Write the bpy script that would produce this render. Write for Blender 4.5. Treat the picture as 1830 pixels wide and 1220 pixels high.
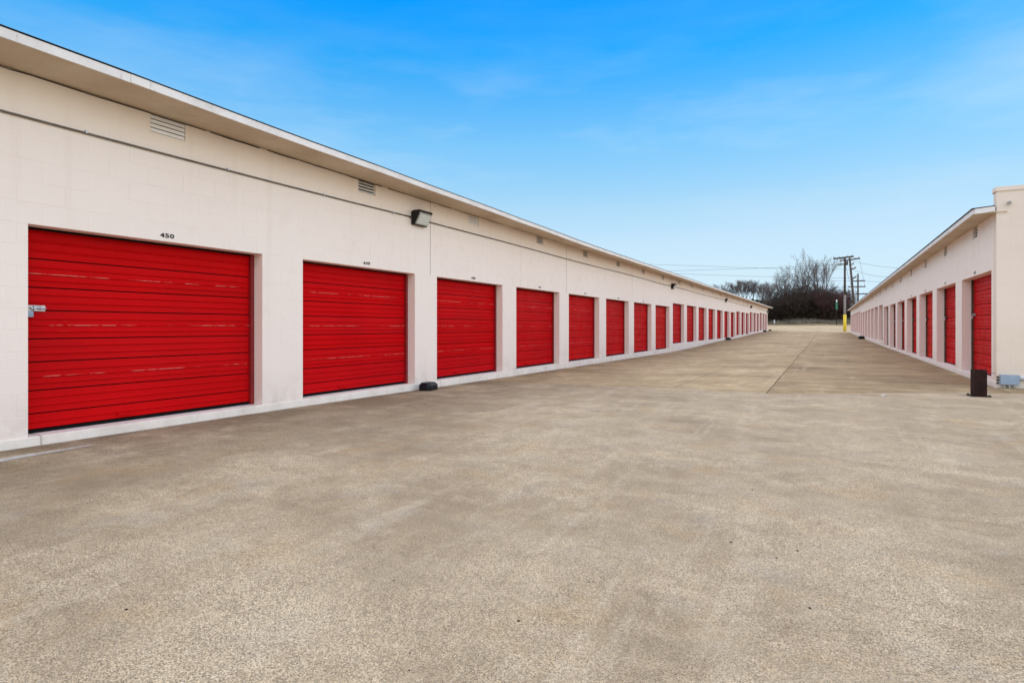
import bpy, bmesh, math, random
from mathutils import Vector, Matrix
R = math.radians
random.seed(7)
for o in list(bpy.data.objects): bpy.data.objects.remove(o)
scn = bpy.context.scene
col = scn.collection

# ------------------------------------------------------------------ camera
cam_d = bpy.data.cameras.new('camera'); cam = bpy.data.objects.new('camera', cam_d); col.objects.link(cam)
cam_d.sensor_width = 36; cam_d.sensor_fit = 'HORIZONTAL'; cam_d.lens = 20.0
cam_d.shift_y = -26/1830; cam_d.clip_start = .05; cam_d.clip_end = 5000
YAW = 28.925
cam.location = (0, 0, 1.17); cam.rotation_euler = (R(90), 0, R(YAW))
scn.camera = cam

# ------------------------------------------------------------------ sky, sun, exposure
SUN_EL, SUN_AZ = 78, 100          # azimuth clockwise from +Y (the row direction)
w = bpy.data.worlds.new('World'); scn.world = w; w.use_nodes = True
nt = w.node_tree; nt.nodes.clear()
N = nt.nodes.new
out = N('ShaderNodeOutputWorld'); bg = N('ShaderNodeBackground'); sky = N('ShaderNodeTexSky')
sky.sky_type = 'NISHITA'; sky.sun_disc = False
sky.sun_elevation = R(SUN_EL); sky.sun_rotation = R(SUN_AZ)
sky.altitude = 100; sky.air_density = 1.0; sky.dust_density = .3; sky.ozone_density = 2.0
tc = N('ShaderNodeTexCoord'); sp = N('ShaderNodeSeparateXYZ'); nt.links.new(tc.outputs['Generated'], sp.inputs[0])
rmp = N('ShaderNodeValToRGB'); nt.links.new(sp.outputs['Z'], rmp.inputs[0])
SKY_STOPS = [(0.0, (.45, .60, .86)), (.04, (.48, .55, .71)), (.08, (.60, .59, .60)), (.14, (.74, .70, .64)), (.2, (.73, .78, .69)), (.3, (.5, .84, .84)), (.37, (.27, .79, .93)), (.42, (.09, .74, 1.0)), (.5, (.0, .67, 1.12)), (1.0, (.0, .62, 1.05))]
el = rmp.color_ramp.elements
while len(el) < len(SKY_STOPS): el.new(.5)
for e, (p, c) in zip(el, SKY_STOPS): e.position = p; e.color = (*c, 1)
mul = N('ShaderNodeMix'); mul.data_type = 'RGBA'; mul.blend_type = 'MULTIPLY'; mul.inputs[0].default_value = 1
nt.links.new(sky.outputs[0], mul.inputs[6]); nt.links.new(rmp.outputs[0], mul.inputs[7])
# thin high cloud veil
mp = N('ShaderNodeMapping'); mp.inputs['Scale'].default_value = (1.0, 1.0, 4.2); mp.inputs['Rotation'].default_value = (.25, -.2, .3)
nt.links.new(tc.outputs['Generated'], mp.inputs[0])
cn = N('ShaderNodeTexNoise'); cn.inputs['Scale'].default_value = 2.1; cn.inputs['Detail'].default_value = 5; cn.inputs['Roughness'].default_value = .56
nt.links.new(mp.outputs[0], cn.inputs['Vector'])
cr = N('ShaderNodeMapRange'); cr.inputs['From Min'].default_value = .46; cr.inputs['From Max'].default_value = .75; cr.inputs['To Max'].default_value = .55
nt.links.new(cn.outputs['Fac'], cr.inputs['Value'])
cm = N('ShaderNodeMix'); cm.data_type = 'RGBA'; cm.inputs[7].default_value = (2.45, 3.2, 3.95, 1)
cz = N('ShaderNodeMapRange'); nt.links.new(sp.outputs['Z'], cz.inputs['Value'])
for k_, v_ in zip(('From Min', 'From Max', 'To Min', 'To Max'), (.30, .46, 1, .12)): cz.inputs[k_].default_value = v_
ck_ = N('ShaderNodeMath'); ck_.operation = 'MULTIPLY'; nt.links.new(cr.outputs[0], ck_.inputs[0]); nt.links.new(cz.outputs[0], ck_.inputs[1])
nt.links.new(ck_.outputs[0], cm.inputs[0]); nt.links.new(mul.outputs[2], cm.inputs[6])
nt.links.new(cm.outputs[2], bg.inputs[0]); bg.inputs[1].default_value = .1
nt.links.new(bg.outputs[0], out.inputs[0])
sd = bpy.data.lights.new('sun', 'SUN'); sun = bpy.data.objects.new('sun', sd); col.objects.link(sun)
sd.energy = 1.5; sd.angle = R(168); sd.color = (1.0, .80, .54)
sun.rotation_euler = Vector((math.sin(R(SUN_AZ))*math.cos(R(SUN_EL)), math.cos(R(SUN_AZ))*math.cos(R(SUN_EL)), math.sin(R(SUN_EL)))).to_track_quat('Z', 'Y').to_euler()
scn.view_settings.view_transform = 'Standard'; scn.view_settings.look = 'None'
scn.view_settings.gamma = 1; scn.view_settings.exposure = 1.34
scn.view_settings.use_curve_mapping = False

# ------------------------------------------------------------------ helpers
def tag(o, label=None, cat=None, group=None, kind=None):
    if label: o['label'] = label
    if cat: o['category'] = cat
    if group: o['group'] = group
    if kind: o['kind'] = kind
    return o
def link(o, parent=None, loc=None, rz=None):
    col.objects.link(o)
    if parent is not None: o.parent = parent
    if loc is not None: o.location = loc
    if rz is not None: o.rotation_euler = (0, 0, rz)
    return o
def empty(name, loc, rz=0):
    o = bpy.data.objects.new(name, None); o.empty_display_size = .2
    return link(o, None, loc, rz)
def mesh_from(name, v, f, mat=None, smooth=False):
    m = bpy.data.meshes.new(name); m.from_pydata(v, [], f); m.update()
    if mat: m.materials.append(mat)
    if smooth:
        for p in m.polygons: p.use_smooth = True
    return m
class MB:
    def __init__(s): s.v = []; s.f = []
    def box(s, x0, x1, y0, y1, z0, z1):
        b = len(s.v)
        s.v += [(x0,y0,z0),(x1,y0,z0),(x1,y1,z0),(x0,y1,z0),(x0,y0,z1),(x1,y0,z1),(x1,y1,z1),(x0,y1,z1)]
        s.f += [tuple(b+i for i in q) for q in ((0,3,2,1),(4,5,6,7),(0,1,5,4),(1,2,6,5),(2,3,7,6),(3,0,4,7))]
        return s
    def prism(s, prof, y0, y1):               # profile in (x,z), extruded along y
        b = len(s.v); n = len(prof)
        s.v += [(x, y0, z) for x, z in prof] + [(x, y1, z) for x, z in prof]
        for i in range(n):
            j = (i+1) % n
            s.f.append((b+i, b+j, b+n+j, b+n+i))
        s.f.append(tuple(b+i for i in reversed(range(n)))); s.f.append(tuple(b+n+i for i in range(n)))
        return s
    def strip(s, prof, y0, y1):               # open profile
        b = len(s.v); n = len(prof)
        s.v += [(x, y0, z) for x, z in prof] + [(x, y1, z) for x, z in prof]
        for i in range(n-1): s.f.append((b+i, b+n+i, b+n+i+1, b+i+1))
        return s
    def tube(s, pts, rad, n=8, cap=True):
        pts = [Vector(p) for p in pts]
        rads = rad if isinstance(rad, (list, tuple)) else [rad]*len(pts)
        b = len(s.v)
        for i, p in enumerate(pts):
            d = (pts[min(i+1, len(pts)-1)] - pts[max(i-1, 0)]).normalized()
            u = d.cross(Vector((0, 0, 1))) if abs(d.z) < .9 else d.cross(Vector((1, 0, 0)))
            u.normalize(); q = d.cross(u)
            for k in range(n):
                a = 2*math.pi*k/n
                s.v.append(tuple(p + (u*math.cos(a) + q*math.sin(a))*rads[i]))
        for i in range(len(pts)-1):
            for k in range(n):
                s.f.append((b+i*n+k, b+i*n+(k+1) % n, b+(i+1)*n+(k+1) % n, b+(i+1)*n+k))
        if cap:
            s.f.append(tuple(b+k for k in range(n))); s.f.append(tuple(b+(len(pts)-1)*n+k for k in reversed(range(n))))
        return s
    def mesh(s, name, mat, smooth=False, bevel=0):
        m = mesh_from(name, s.v, s.f, mat, smooth)
        bm = bmesh.new(); bm.from_mesh(m)
        if bevel: bmesh.ops.bevel(bm, geom=bm.edges[:], offset=bevel, segments=2, affect='EDGES', clamp_overlap=True)
        bmesh.ops.recalc_face_normals(bm, faces=bm.faces[:]); bm.to_mesh(m); bm.free()
        return m
    def build(s, name, mat, parent=None, loc=None, rz=None, smooth=False, bevel=0):
        return link(bpy.data.objects.new(name, s.mesh(name, mat, smooth, bevel)), parent, loc, rz)
def copy_tree(o, parent=None):
    c = o.copy(); col.objects.link(c); c.parent = parent
    for ch in list(o.children): copy_tree(ch, c)
    return c
def lerp_tab(tab, x):
    if x <= tab[0][0]: return tab[0][1]
    for (a, va), (b, vb) in zip(tab, tab[1:]):
        if x <= b: return va + (vb-va)*(x-a)/(b-a)
    return tab[-1][1]
CS, SN, FPX = math.cos(R(YAW)), math.sin(R(YAW)), 1017.0
def at(u, v, t):                      # survey helper: bearing and height of a point at a distance t down the lane
    k = (u-915)/FPX; X = t*(CS*k-SN)/(CS+SN*k); fw = -SN*X + CS*t
    return Vector((X, t, 1.17 + (584-v)/FPX*fw))

# ------------------------------------------------------------------ materials
class NT:
    def __init__(s, name):
        s.m = bpy.data.materials.new(name); s.m.use_nodes = True; s.t = s.m.node_tree
        s.b = s.t.nodes['Principled BSDF']
        s.geo = s.n('ShaderNodeNewGeometry'); s.pos = s.geo.outputs['Position']
    def n(s, t, **kw):
        o = s.t.nodes.new(t)
        for k, v in kw.items():
            if hasattr(o, k) and k not in o.inputs: setattr(o, k, v)
            else: o.inputs[k.replace('_', ' ')].default_value = v
        return o
    def l(s, a, b): s.t.links.new(a, b)
    def noise(s, scale, detail=3, rough=.55, vec=None, stretch=None):
        x = s.n('ShaderNodeTexNoise'); x.inputs['Scale'].default_value = scale; x.inputs['Detail'].default_value = detail; x.inputs['Roughness'].default_value = rough
        v = vec or s.pos
        if stretch:
            mp = s.n('ShaderNodeMapping'); mp.inputs['Scale'].default_value = stretch; s.l(v, mp.inputs[0]); v = mp.outputs[0]
        s.l(v, x.inputs['Vector']); return x.outputs['Fac']
    def rng(s, v, a, b, c=0., d=1.):
        x = s.n('ShaderNodeMapRange'); s.l(v, x.inputs['Value'])
        for k, q in zip(('From Min', 'From Max', 'To Min', 'To Max'), (a, b, c, d)): x.inputs[k].default_value = q
        return x.outputs[0]
    def math(s, op, a, b=None):
        x = s.n('ShaderNodeMath'); x.operation = op
        for i, q in enumerate((a, b)):
            if q is None: continue
            if isinstance(q, (int, float)): x.inputs[i].default_value = q
            else: s.l(q, x.inputs[i])
        return x.outputs[0]
    def mix(s, fac, a, b, mode='MIX'):
        x = s.n('ShaderNodeMix'); x.data_type = 'RGBA'; x.blend_type = mode
        for i, q in ((0, fac), (6, a), (7, b)):
            if isinstance(q, (int, float)): x.inputs[i].default_value = q
            elif isinstance(q, tuple): x.inputs[i].default_value = (*q, 1) if len(q) == 3 else q
            else: s.l(q, x.inputs[i])
        return x.outputs[2]
    def ramp(s, v, stops):
        x = s.n('ShaderNodeValToRGB'); s.l(v, x.inputs[0]); e = x.color_ramp.elements
        while len(e) < len(stops): e.new(.5)
        for q, (p, c) in zip(e, stops): q.position = p; q.color = (*c, 1)
        return x.outputs[0]
    def bump(s, h, strength, dist):
        x = s.n('ShaderNodeBump'); x.inputs['Strength'].default_value = strength; x.inputs['Distance'].default_value = dist
        s.l(h, x.inputs['Height']); s.l(x.outputs[0], s.b.inputs['Normal'])
    def done(s, colr, rough=.6, metal=0, spec=.5):
        if isinstance(colr, tuple): s.b.inputs['Base Color'].default_value = (*colr, 1)
        else: s.l(colr, s.b.inputs['Base Color'])
        if isinstance(rough, (int, float)): s.b.inputs['Roughness'].default_value = rough
        else: s.l(rough, s.b.inputs['Roughness'])
        s.b.inputs['Metallic'].default_value = metal
        s.b.inputs['Specular IOR Level'].default_value = spec
        return s.m
def simple(name, c, rough=.6, metal=0, var=.12, scale=8, spec=.5):
    q = NT(name); n = q.noise(scale, 4)
    d = tuple(x*(1-var) for x in c); e = tuple(min(1, x*(1+var)) for x in c)
    return q.done(q.mix(q.rng(n, .3, .7), d, e), rough, metal, spec)
def paint_mat(name, base, warm, dark, joints=False, grime=.42):
    q = NT(name)
    big = q.noise(.55, 4); med = q.noise(3.1, 4); fine = q.noise(120, 2)
    streak = q.noise(1.0, 4, .6, stretch=(5, 5, .35))
    c = q.mix(q.rng(big, .35, .68), base, warm)
    c = q.mix(q.rng(streak, .56, .8, 0, .28), c, dark)
    c = q.mix(q.rng(med, .58, .8, 0, .25), c, dark)
    c = q.mix(q.rng(q.noise(26, 3), .66, .8, 0, .22), c, dark)
    sp_ = q.n('ShaderNodeSeparateXYZ'); q.l(q.pos, sp_.inputs[0])
    low = q.math('MULTIPLY', q.rng(sp_.outputs['Z'], .05, .55, 1, 0), q.rng(q.noise(4, 5, .65), .4, .7))
    c = q.mix(q.math('MULTIPLY', low, grime), c, (.42, .34, .26))
    h = q.math('ADD', q.math('MULTIPLY', fine, .5), q.math('MULTIPLY', q.noise(34, 4), .9))
    if joints:
        br = q.n('ShaderNodeTexBrick'); mp = q.n('ShaderNodeMapping'); mp.inputs['Rotation'].default_value = (R(90), 0, R(-90))
        cx = q.n('ShaderNodeCombineXYZ'); q.l(sp_.outputs['Y'], cx.inputs[0]); q.l(sp_.outputs['Z'], cx.inputs[1])
        q.l(cx.outputs[0], br.inputs['Vector'])
        br.inputs['Scale'].default_value = 1; br.inputs['Brick Width'].default_value = .406; br.inputs['Row Height'].default_value = .209; br.inputs['Mortar Size'].default_value = .004
        h = q.math('SUBTRACT', h, q.math('MULTIPLY', br.outputs['Fac'], 1.2))
    q.bump(h, .35, .003)
    return q.done(c, .62, spec=.35)
M = {}
M['paint'] = paint_mat('cream_wall_paint', (.845, .745, .66), (.87, .775, .69), (.69, .585, .48))
M['paint_far'] = paint_mat('cream_wall_paint_jointed', (.845, .745, .66), (.87, .775, .69), (.69, .585, .48), joints=True)
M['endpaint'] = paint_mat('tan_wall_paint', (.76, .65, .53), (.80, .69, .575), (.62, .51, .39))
M['curb'] = paint_mat('white_curb_paint', (.84, .77, .68), (.87, .81, .73), (.62, .53, .43), grime=.3)
q = NT('soffit_board'); c = q.mix(q.rng(q.noise(1.3, 5, .6), .35, .7), (.66, .55, .42), (.52, .40, .27)); c = q.mix(q.rng(q.noise(6, 4), .6, .75, 0, .5), c, (.42, .30, .18)); M['soffit'] = q.done(c, .75)
q = NT('fascia_metal'); c = q.mix(q.rng(q.noise(2.2, 5, .65), .4, .7), (.76, .73, .69), (.62, .585, .54)); c = q.mix(q.rng(q.noise(14, 4, .7, stretch=(1, 1, .3)), .62, .72, 0, .5), c, (.33, .28, .24)); M['fascia'] = q.done(c, .5)
M['roof'] = simple('roof_membrane', (.10, .10, .10), .9)
M['drip'] = simple('dark_drip_edge', (.022, .020, .020), .7, spec=.15)
M['sealant'] = simple('joint_sealant', (.30, .27, .24), .8)
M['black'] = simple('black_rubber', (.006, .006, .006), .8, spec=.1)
M['gapdark'] = simple('dark_backing', (.012, .008, .007), .9, spec=.05)
def red_mat(name, chips):
    q = NT(name)
    oi = q.n('ShaderNodeObjectInfo')
    c = q.mix(q.rng(q.noise(.9, 4), .35, .7), (.57, .003, .005), (.48, .002, .004))
    c = q.mix(q.rng(q.noise(2.5, 5, .65, stretch=(1, .25, 3)), .55, .8, 0, .55), c, (.30, .006, .008))
    c = q.mix(q.math('MULTIPLY', q.rng(oi.outputs['Random'], 0, 1), .25), c, (.48, .012, .018))
    ly = q.n('ShaderNodeSeparateXYZ'); q.l(oi.outputs['Location'], ly.inputs[0])
    wn = q.n('ShaderNodeTexWhiteNoise'); wn.noise_dimensions = '1D'; q.l(q.math('FLOOR', q.math('MULTIPLY', ly.outputs['Y'], 2.0)), wn.inputs['W'])
    c = q.mix(q.rng(wn.outputs['Value'], .55, 1, 0, .45), c, (.58, .030, .016))
    c = q.mix(q.rng(wn.outputs['Value'], .4, 0, 0, .35), c, (.40, .003, .008))
    scuff = q.rng(q.noise(9, 5, .7, stretch=(1, .12, 4)), .68, .76, 0, .35)
    c = q.mix(scuff, c, (.50, .10, .09))
    if chips:
        tcx = q.n('ShaderNodeTexCoord'); s2 = q.n('ShaderNodeSeparateXYZ'); q.l(tcx.outputs['Object'], s2.inputs[0])
        d = q.math('ABSOLUTE', q.math('SUBTRACT', s2.outputs['Z'], .1405))
        line = q.rng(d, .0035, .0055, 1, 0)
        nn = q.noise(1.0, 4, .7, stretch=(1, 1.6, 9))
        nn2 = q.noise(30, 2, .5, stretch=(1, .5, 1))
        f = q.math('MULTIPLY', line, q.math('MULTIPLY', q.rng(nn, .475, .53), q.rng(nn2, .35, .5)))
        c = q.mix(q.math('MULTIPLY', f, .62), c, (.70, .28, .22))
    q.bump(q.noise(5, 3, stretch=(1, .4, 1)), .25, .004)
    return q.done(c, q.rng(q.noise(3, 4), .3, .7, .36, .52), spec=.03)
M['red'] = red_mat('red_door_enamel', False); M['redchip'] = red_mat('red_door_enamel_chipped', True)
M['track'] = simple('red_track_paint', (.22, .006, .008), .5)
M['rusttrack'] = simple('brown_track', (.09, .035, .02), .6, var=.4)
q = NT('rusty_steel'); c = q.mix(q.rng(q.noise(9, 5, .7), .35, .7), (.030, .011, .008), (.011, .006, .005)); q.bump(q.noise(40, 4), .4, .003); M['rust'] = q.done(c, .7, 0, .15)
M['galv'] = simple('galvanised_steel', (.45, .46, .47), .4, .85, .2, 30)
M['steel'] = simple('bright_steel', (.62, .64, .66), .28, .95, .12, 40)
M['bluegrey'] = simple('blue_grey_enamel', (.27, .36, .45), .45)
M['white'] = simple('white_plastic', (.80, .80, .79), .45, var=.05)
M['ventwhite'] = simple('white_vent_metal', (.92, .91, .90), .5, var=.05)
M['bronze'] = simple('bronze_housing', (.018, .015, .013), .55, spec=.2)
M['conduit'] = simple('weathered_conduit', (.15, .135, .12), .55, .4, .3, 12)
q = NT('prismatic_lens'); wv = q.n('ShaderNodeTexVoronoi'); wv.inputs['Scale'].default_value = 60; q.l(q.pos, wv.inputs['Vector']); q.bump(wv.outputs['Distance'], .6, .004)
M['lens'] = q.done((.62, .66, .62), .22, spec=.6)
M['ink'] = simple('black_lettering', (.01, .01, .01), .6)
M['plastic'] = simple('black_plastic', (.006, .007, .010), .42, var=.3, spec=.25)
M['wood'] = simple('weathered_pole_wood', (.075, .055, .042), .85, var=.35, scale=3)
M['polegrey'] = simple('grey_pole_wood', (.20, .175, .15), .85, var=.25, scale=3)
M['yellow'] = simple('yellow_guard', (.78, .56, .02), .5)
M['wire'] = simple('wire_black', (.05, .055, .06), .6)
M['green'] = simple('green_sign', (.015, .16, .09), .5)

# paving: exposed aggregate concrete
def concrete(name, agg, tint=(1, 1, 1), dirt=.5, seed=0, edge=0.):
    q = NT(name)
    off = q.n('ShaderNodeVectorMath'); off.operation = 'ADD'; off.inputs[1].default_value = (seed*17.3, seed*9.1, 0); q.l(q.pos, off.inputs[0]); P = off.outputs[0]
    tint = tuple(a*b for a, b in zip(tint, (1.10, .985, .78)))
    T = lambda *c: tuple(a*b for a, b in zip(c, tint))
    sm = q.noise(5.5, 5, .68, P)
    base = q.math('ADD', q.math('MULTIPLY', q.noise(.5, 8, .70, P), .62), q.math('MULTIPLY', q.noise(2.2, 6, .72, P), .38))
    c = q.ramp(base, [(.36, T(.265, .218, .163)), (.45, T(.335, .284, .219)), (.52, T(.42, .364, .29)), (.60, T(.515, .46, .378)), (.70, T(.60, .555, .475))])
    c = q.mix(q.rng(q.noise(.30, 5, .65, P, (1, 1.8, 1)), .50, .64, 0, dirt), c, T(.175, .138, .10))
    c = q.mix(q.rng(q.noise(1.0, 5, .7, P, (2.6, .22, 1)), .55, .63, 0, .4), c, T(.54, .495, .43))      # long scuffs down the lane
    c = q.mix(q.rng(q.noise(1.0, 5, .7, P, (.35, 2.2, 1)), .53, .64, 0, dirt*.7), c, T(.19, .152, .11))   # wash marks across it
    c = q.mix(q.rng(sm, .50, .66, 0, .45), c, T(.24, .20, .152))
    c = q.mix(q.rng(q.noise(1.7, 5, .65, P), .54, .64, 0, .42), c, T(.40, .30, .185))
    c = q.mix(q.rng(q.noise(2.3, 4, .65, P), .55, .65, 0, .35), c, T(.35, .335, .33))
    if agg > .9:
        sw = q.n('ShaderNodeSeparateXYZ'); q.l(q.pos, sw.inputs[0])
        wr = q.math('MULTIPLY', q.rng(sw.outputs['X'], -4.6, -1.6), q.rng(q.noise(.45, 6, .7, P), .40, .58))
        c = q.mix(q.math('MULTIPLY', wr, .42), c, T(.47, .42, .345))
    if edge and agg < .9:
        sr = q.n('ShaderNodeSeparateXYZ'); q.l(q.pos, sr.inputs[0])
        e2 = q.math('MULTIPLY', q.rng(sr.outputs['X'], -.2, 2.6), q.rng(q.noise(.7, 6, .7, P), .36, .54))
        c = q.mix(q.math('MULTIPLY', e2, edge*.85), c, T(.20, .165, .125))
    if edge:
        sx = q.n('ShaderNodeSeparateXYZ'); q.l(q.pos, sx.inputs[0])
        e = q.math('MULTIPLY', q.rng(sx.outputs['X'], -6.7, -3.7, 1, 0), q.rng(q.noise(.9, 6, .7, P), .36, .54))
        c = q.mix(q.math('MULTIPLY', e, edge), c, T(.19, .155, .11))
    v = q.n('ShaderNodeTexVoronoi'); v.inputs['Scale'].default_value = 205; q.l(P, v.inputs['Vector'])
    sepc = q.n('ShaderNodeSeparateColor'); q.l(v.outputs['Color'], sepc.inputs[0])
    mask = q.rng(q.noise(.5, 5, .65, P), .32, .6, .3*agg, agg)
    g = q.ramp(sepc.outputs[0], [(0, (.38, .34, .30)), (.2, (.66, .63, .58)), (.45, (1.0, .98, .95)), (.75, (1.3, 1.28, 1.24)), (1, (1.75, 1.72, 1.66))])
    c = q.mix(q.math('MULTIPLY', mask, .85), c, g, 'MULTIPLY')
    pit = q.rng(q.noise(210, 2, .6, P), .56, .64, 0, .92)
    c = q.mix(q.math('MULTIPLY', pit, mask), c, (.07, .055, .04))
    fleck = q.rng(q.noise(95, 1, .5, P), .70, .74, 0, .7)
    c = q.mix(q.math('MULTIPLY', fleck, mask), c, (.72, .66, .56))
    h = q.math('ADD', q.math('MULTIPLY', v.outputs['Distance'], .5), q.math('ADD', q.math('MULTIPLY', q.noise(200, 3, .6, P), .6), q.math('MULTIPLY', sm, .8)))
    q.bump(h, .5*agg+.1, .0035)
    return q.done(c, .9, spec=.2)
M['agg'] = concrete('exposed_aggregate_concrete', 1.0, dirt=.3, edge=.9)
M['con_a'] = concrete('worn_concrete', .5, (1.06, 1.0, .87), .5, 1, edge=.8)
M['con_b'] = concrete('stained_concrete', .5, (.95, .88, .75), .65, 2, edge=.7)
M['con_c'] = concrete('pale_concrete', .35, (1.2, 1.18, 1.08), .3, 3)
M['asphalt'] = simple('asphalt', (.055, .055, .055), .9)
q = NT('winter_grass'); c = q.mix(q.rng(q.noise(.12, 5), .35, .65), (.085, .085, .035), (.15, .125, .065)); c = q.mix(q.rng(q.noise(2.5, 4), .4, .7), c, (.06, .055, .03)); M['grassland'] = q.done(c, .95, spec=.1)

# ------------------------------------------------------------------ terrain
GL = [(-30, .02), (2.4, 0), (6, -.01), (8.6, -.03), (12, -.05), (19.4, -.07), (29, -.09), (34.6, -.03), (42, .12), (53, .20), (65, .42), (82, .64), (90, .74), (110, 1.07), (126, 1.44), (134, 1.62), (140, 2.05), (150, 2.9), (170, 3.9), (200, 4.8), (300, 7), (700, 10)]
GR = [(-30, .02), (2.4, 0), (8, .04), (13, .08), (23, .11), (37, .14), (58, .23), (84, .44), (90, .55), (110, 1.0), (126, 1.44), (134, 1.62), (140, 2.05), (150, 2.9), (170, 3.9), (200, 4.8), (300, 7), (700, 10)]
XL, XR = -6.85, 2.68
def G(x, t):
    k = max(0, min(1, (x-XL)/(XR-XL)))
    # slab wander, a centimetre or two
    w_ = .012*math.sin(x*1.3+t*.21)*math.sin(t*.37-x*.4)
    return lerp_tab(GL, t)*(1-k) + lerp_tab(GR, t)*k + (w_ if XL+.3 < x < XR-.3 else 0)
def frange(a, b, n): return [a+(b-a)*i/n for i in range(n+1)]
xs = [-900, -500, -250, -120, -60, -30, -15, -9, -6.85, -4, -1, 1, 2.68, 5, 9, 15, 30, 60, 120, 250, 500, 900]
ts = [-400, -150, -60, -30, -12] + [i*3.0 for i in range(-3, 45)] + [140, 150, 165, 180, 200, 230, 270, 320, 400, 550, 800, 1500]
v = [(x, t, G(x, t)-.05) for t in ts for x in xs]; nx = len(xs)
f = [(j*nx+i, j*nx+i+1, (j+1)*nx+i+1, (j+1)*nx+i) for j in range(len(ts)-1) for i in range(nx-1)]
tag(link(bpy.data.objects.new('ground', mesh_from('ground', v, f, M['grassland'], True))), kind='structure')
pave = empty('concrete_pavement', (0, 0, 0)); tag(pave, kind='structure')
def slab(x0, x1, t0, t1, mat, nx, nt_, gap=.010):
    T0 = t0 if callable(t0) else (lambda x: t0); T1 = t1 if callable(t1) else (lambda x: t1)
    vv = []; ff = []
    X = frange(x0+gap, x1-gap, nx)
    for j in range(nt_+1):
        for x in X:
            a, b = T0(x)+gap, T1(x)-gap
            t = a+(b-a)*j/nt_; vv.append((x, t, G(x, t)))
    n1 = nx+1
    for j in range(nt_):
        for i in range(nx): ff.append((j*n1+i, j*n1+i+1, (j+1)*n1+i+1, (j+1)*n1+i))
    ring = [i for i in range(n1)] + [j*n1+nx for j in range(1, nt_+1)] + [nt_*n1+i for i in range(nx-1, -1, -1)] + [j*n1 for j in range(nt_-1, 0, -1)]
    b = len(vv)
    for k in ring: vv.append((vv[k][0], vv[k][1], vv[k][2]-.045))
    for k in range(len(ring)):
        l = (k+1) % len(ring); ff.append((ring[l], ring[k], b+k, b+l))
    return link(bpy.data.objects.new('paving_slab', mesh_from('paving_slab', vv, ff, mat)), pave)
def TB(x): return 10.8 if x < -.9 else (10.8+.40*(x+.9) if x < 2.68 else 12.23+.084*(x-2.68))
slab(XL+.034, 14, -14, TB, M['agg'], 70, 60, .004)
slab(XL+.034, -2.55, TB, 17.6, M['con_a'], 12, 10, .004); slab(-2.55, -.92, TB, 17.6, M['con_a'], 6, 10)
slab(XL+.034, -.92, 17.6, 20.6, M['con_a'], 12, 6, .005)
slab(-.92, XR-.02, TB, 20.6, M['con_b'], 10, 14)
slab(XR-.02, 14, TB, 13.15, M['con_a'], 10, 3)
cuts = [20.6, 32, 44, 56, 70, 84]
for i, (a, b) in enumerate(zip(cuts, cuts[1:])):
    slab(XL+.034, -.95, a, b, M['con_a'], 10, 12); slab(-.95, XR-.02, a, b, M['con_b'] if i < 2 else M['con_a'], 8, 12)
for a, b in ((84, 96), (96, 110), (110, 125)):
    for c_, d_ in ((-42, -14), (-14, -1), (-1, 14), (14, 40)): slab(c_, d_, a, b, M['con_c'], 10, 10)
def ribbon(name, x0, x1, t0, t1, dz, thick, mat, n=40):
    vv = []; ff = []
    for i in range(n+1):
        x = x0+(x1-x0)*i/n
        for t, z in ((t0, dz-thick), (t0, dz), (t1, dz), (t1, dz-thick)): vv.append((x, t, G(x, t)+z))
    for i in range(n):
        for k in range(3): ff.append((i*4+k, i*4+k+1, i*4+5+k, i*4+4+k))
    return link(bpy.data.objects.new(name, mesh_from(name, vv, ff, mat)))
tag(ribbon('kerb', -90, 90, 125.03, 125.35, .13, .25, M['con_c']), kind='structure')
tag(ribbon('road', -200, 200, 125.4, 134, .004, .03, M['asphalt']), kind='structure')
tag(ribbon('kerb', -90, 90, 134.05, 134.35, .15, .25, M['con_b']), kind='structure')
# pale blue paint line at the foot of the near wall, white paint dash by the joint
def sheet(name, pts, mat, dz=.003):       # strip given as (t, x0, x1) stations, laid on the slab
    v = []; f = []
    st = []
    for (ta, a0, a1), (tb, b0, b1) in zip(pts, pts[1:]):
        n = max(2, int((tb-ta)/.12))
        for k in range(n): st.append((ta+(tb-ta)*k/n, a0+(b0-a0)*k/n, a1+(b1-a1)*k/n))
    st.append(pts[-1])
    for t, x0, x1 in st:
        for k in range(4):
            x = x0+(x1-x0)*k/3; v.append((x, t, G(x, t)+dz))
    for i in range(len(st)-1):
        for k in range(3): f.append((i*4+k, i*4+k+1, i*4+5+k, i*4+4+k))
    return link(bpy.data.objects.new(name, mesh_from(name, v, f, mat)))
q = NT('worn_blue_paint'); tr = q.rng(q.noise(9, 5, .7), .42, .58)
c = q.mix(tr, (.42, .36, .27), (.52, .52, .48)); M['bluepaint'] = q.done(c, .8)
tag(sheet('painted_line', [(.6, -6.42, -6.22), (2.1, -6.42, -6.25), (2.95, -6.37, -6.33)], M['bluepaint']), 'faded pale blue painted line on the concrete at the near left wall', 'painted line')
q = NT('worn_white_paint'); c = q.mix(q.rng(q.noise(20, 4, .7), .4, .6), (.40, .36, .30), (.66, .63, .58)); M['wpaint'] = q.done(c, .8)
tag(sheet('painted_dash', [(11.02, .77, .81), (11.3, .83, .87)], M['wpaint']), 'short white paint dash on the concrete before the dark joint', 'painted line')

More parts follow.
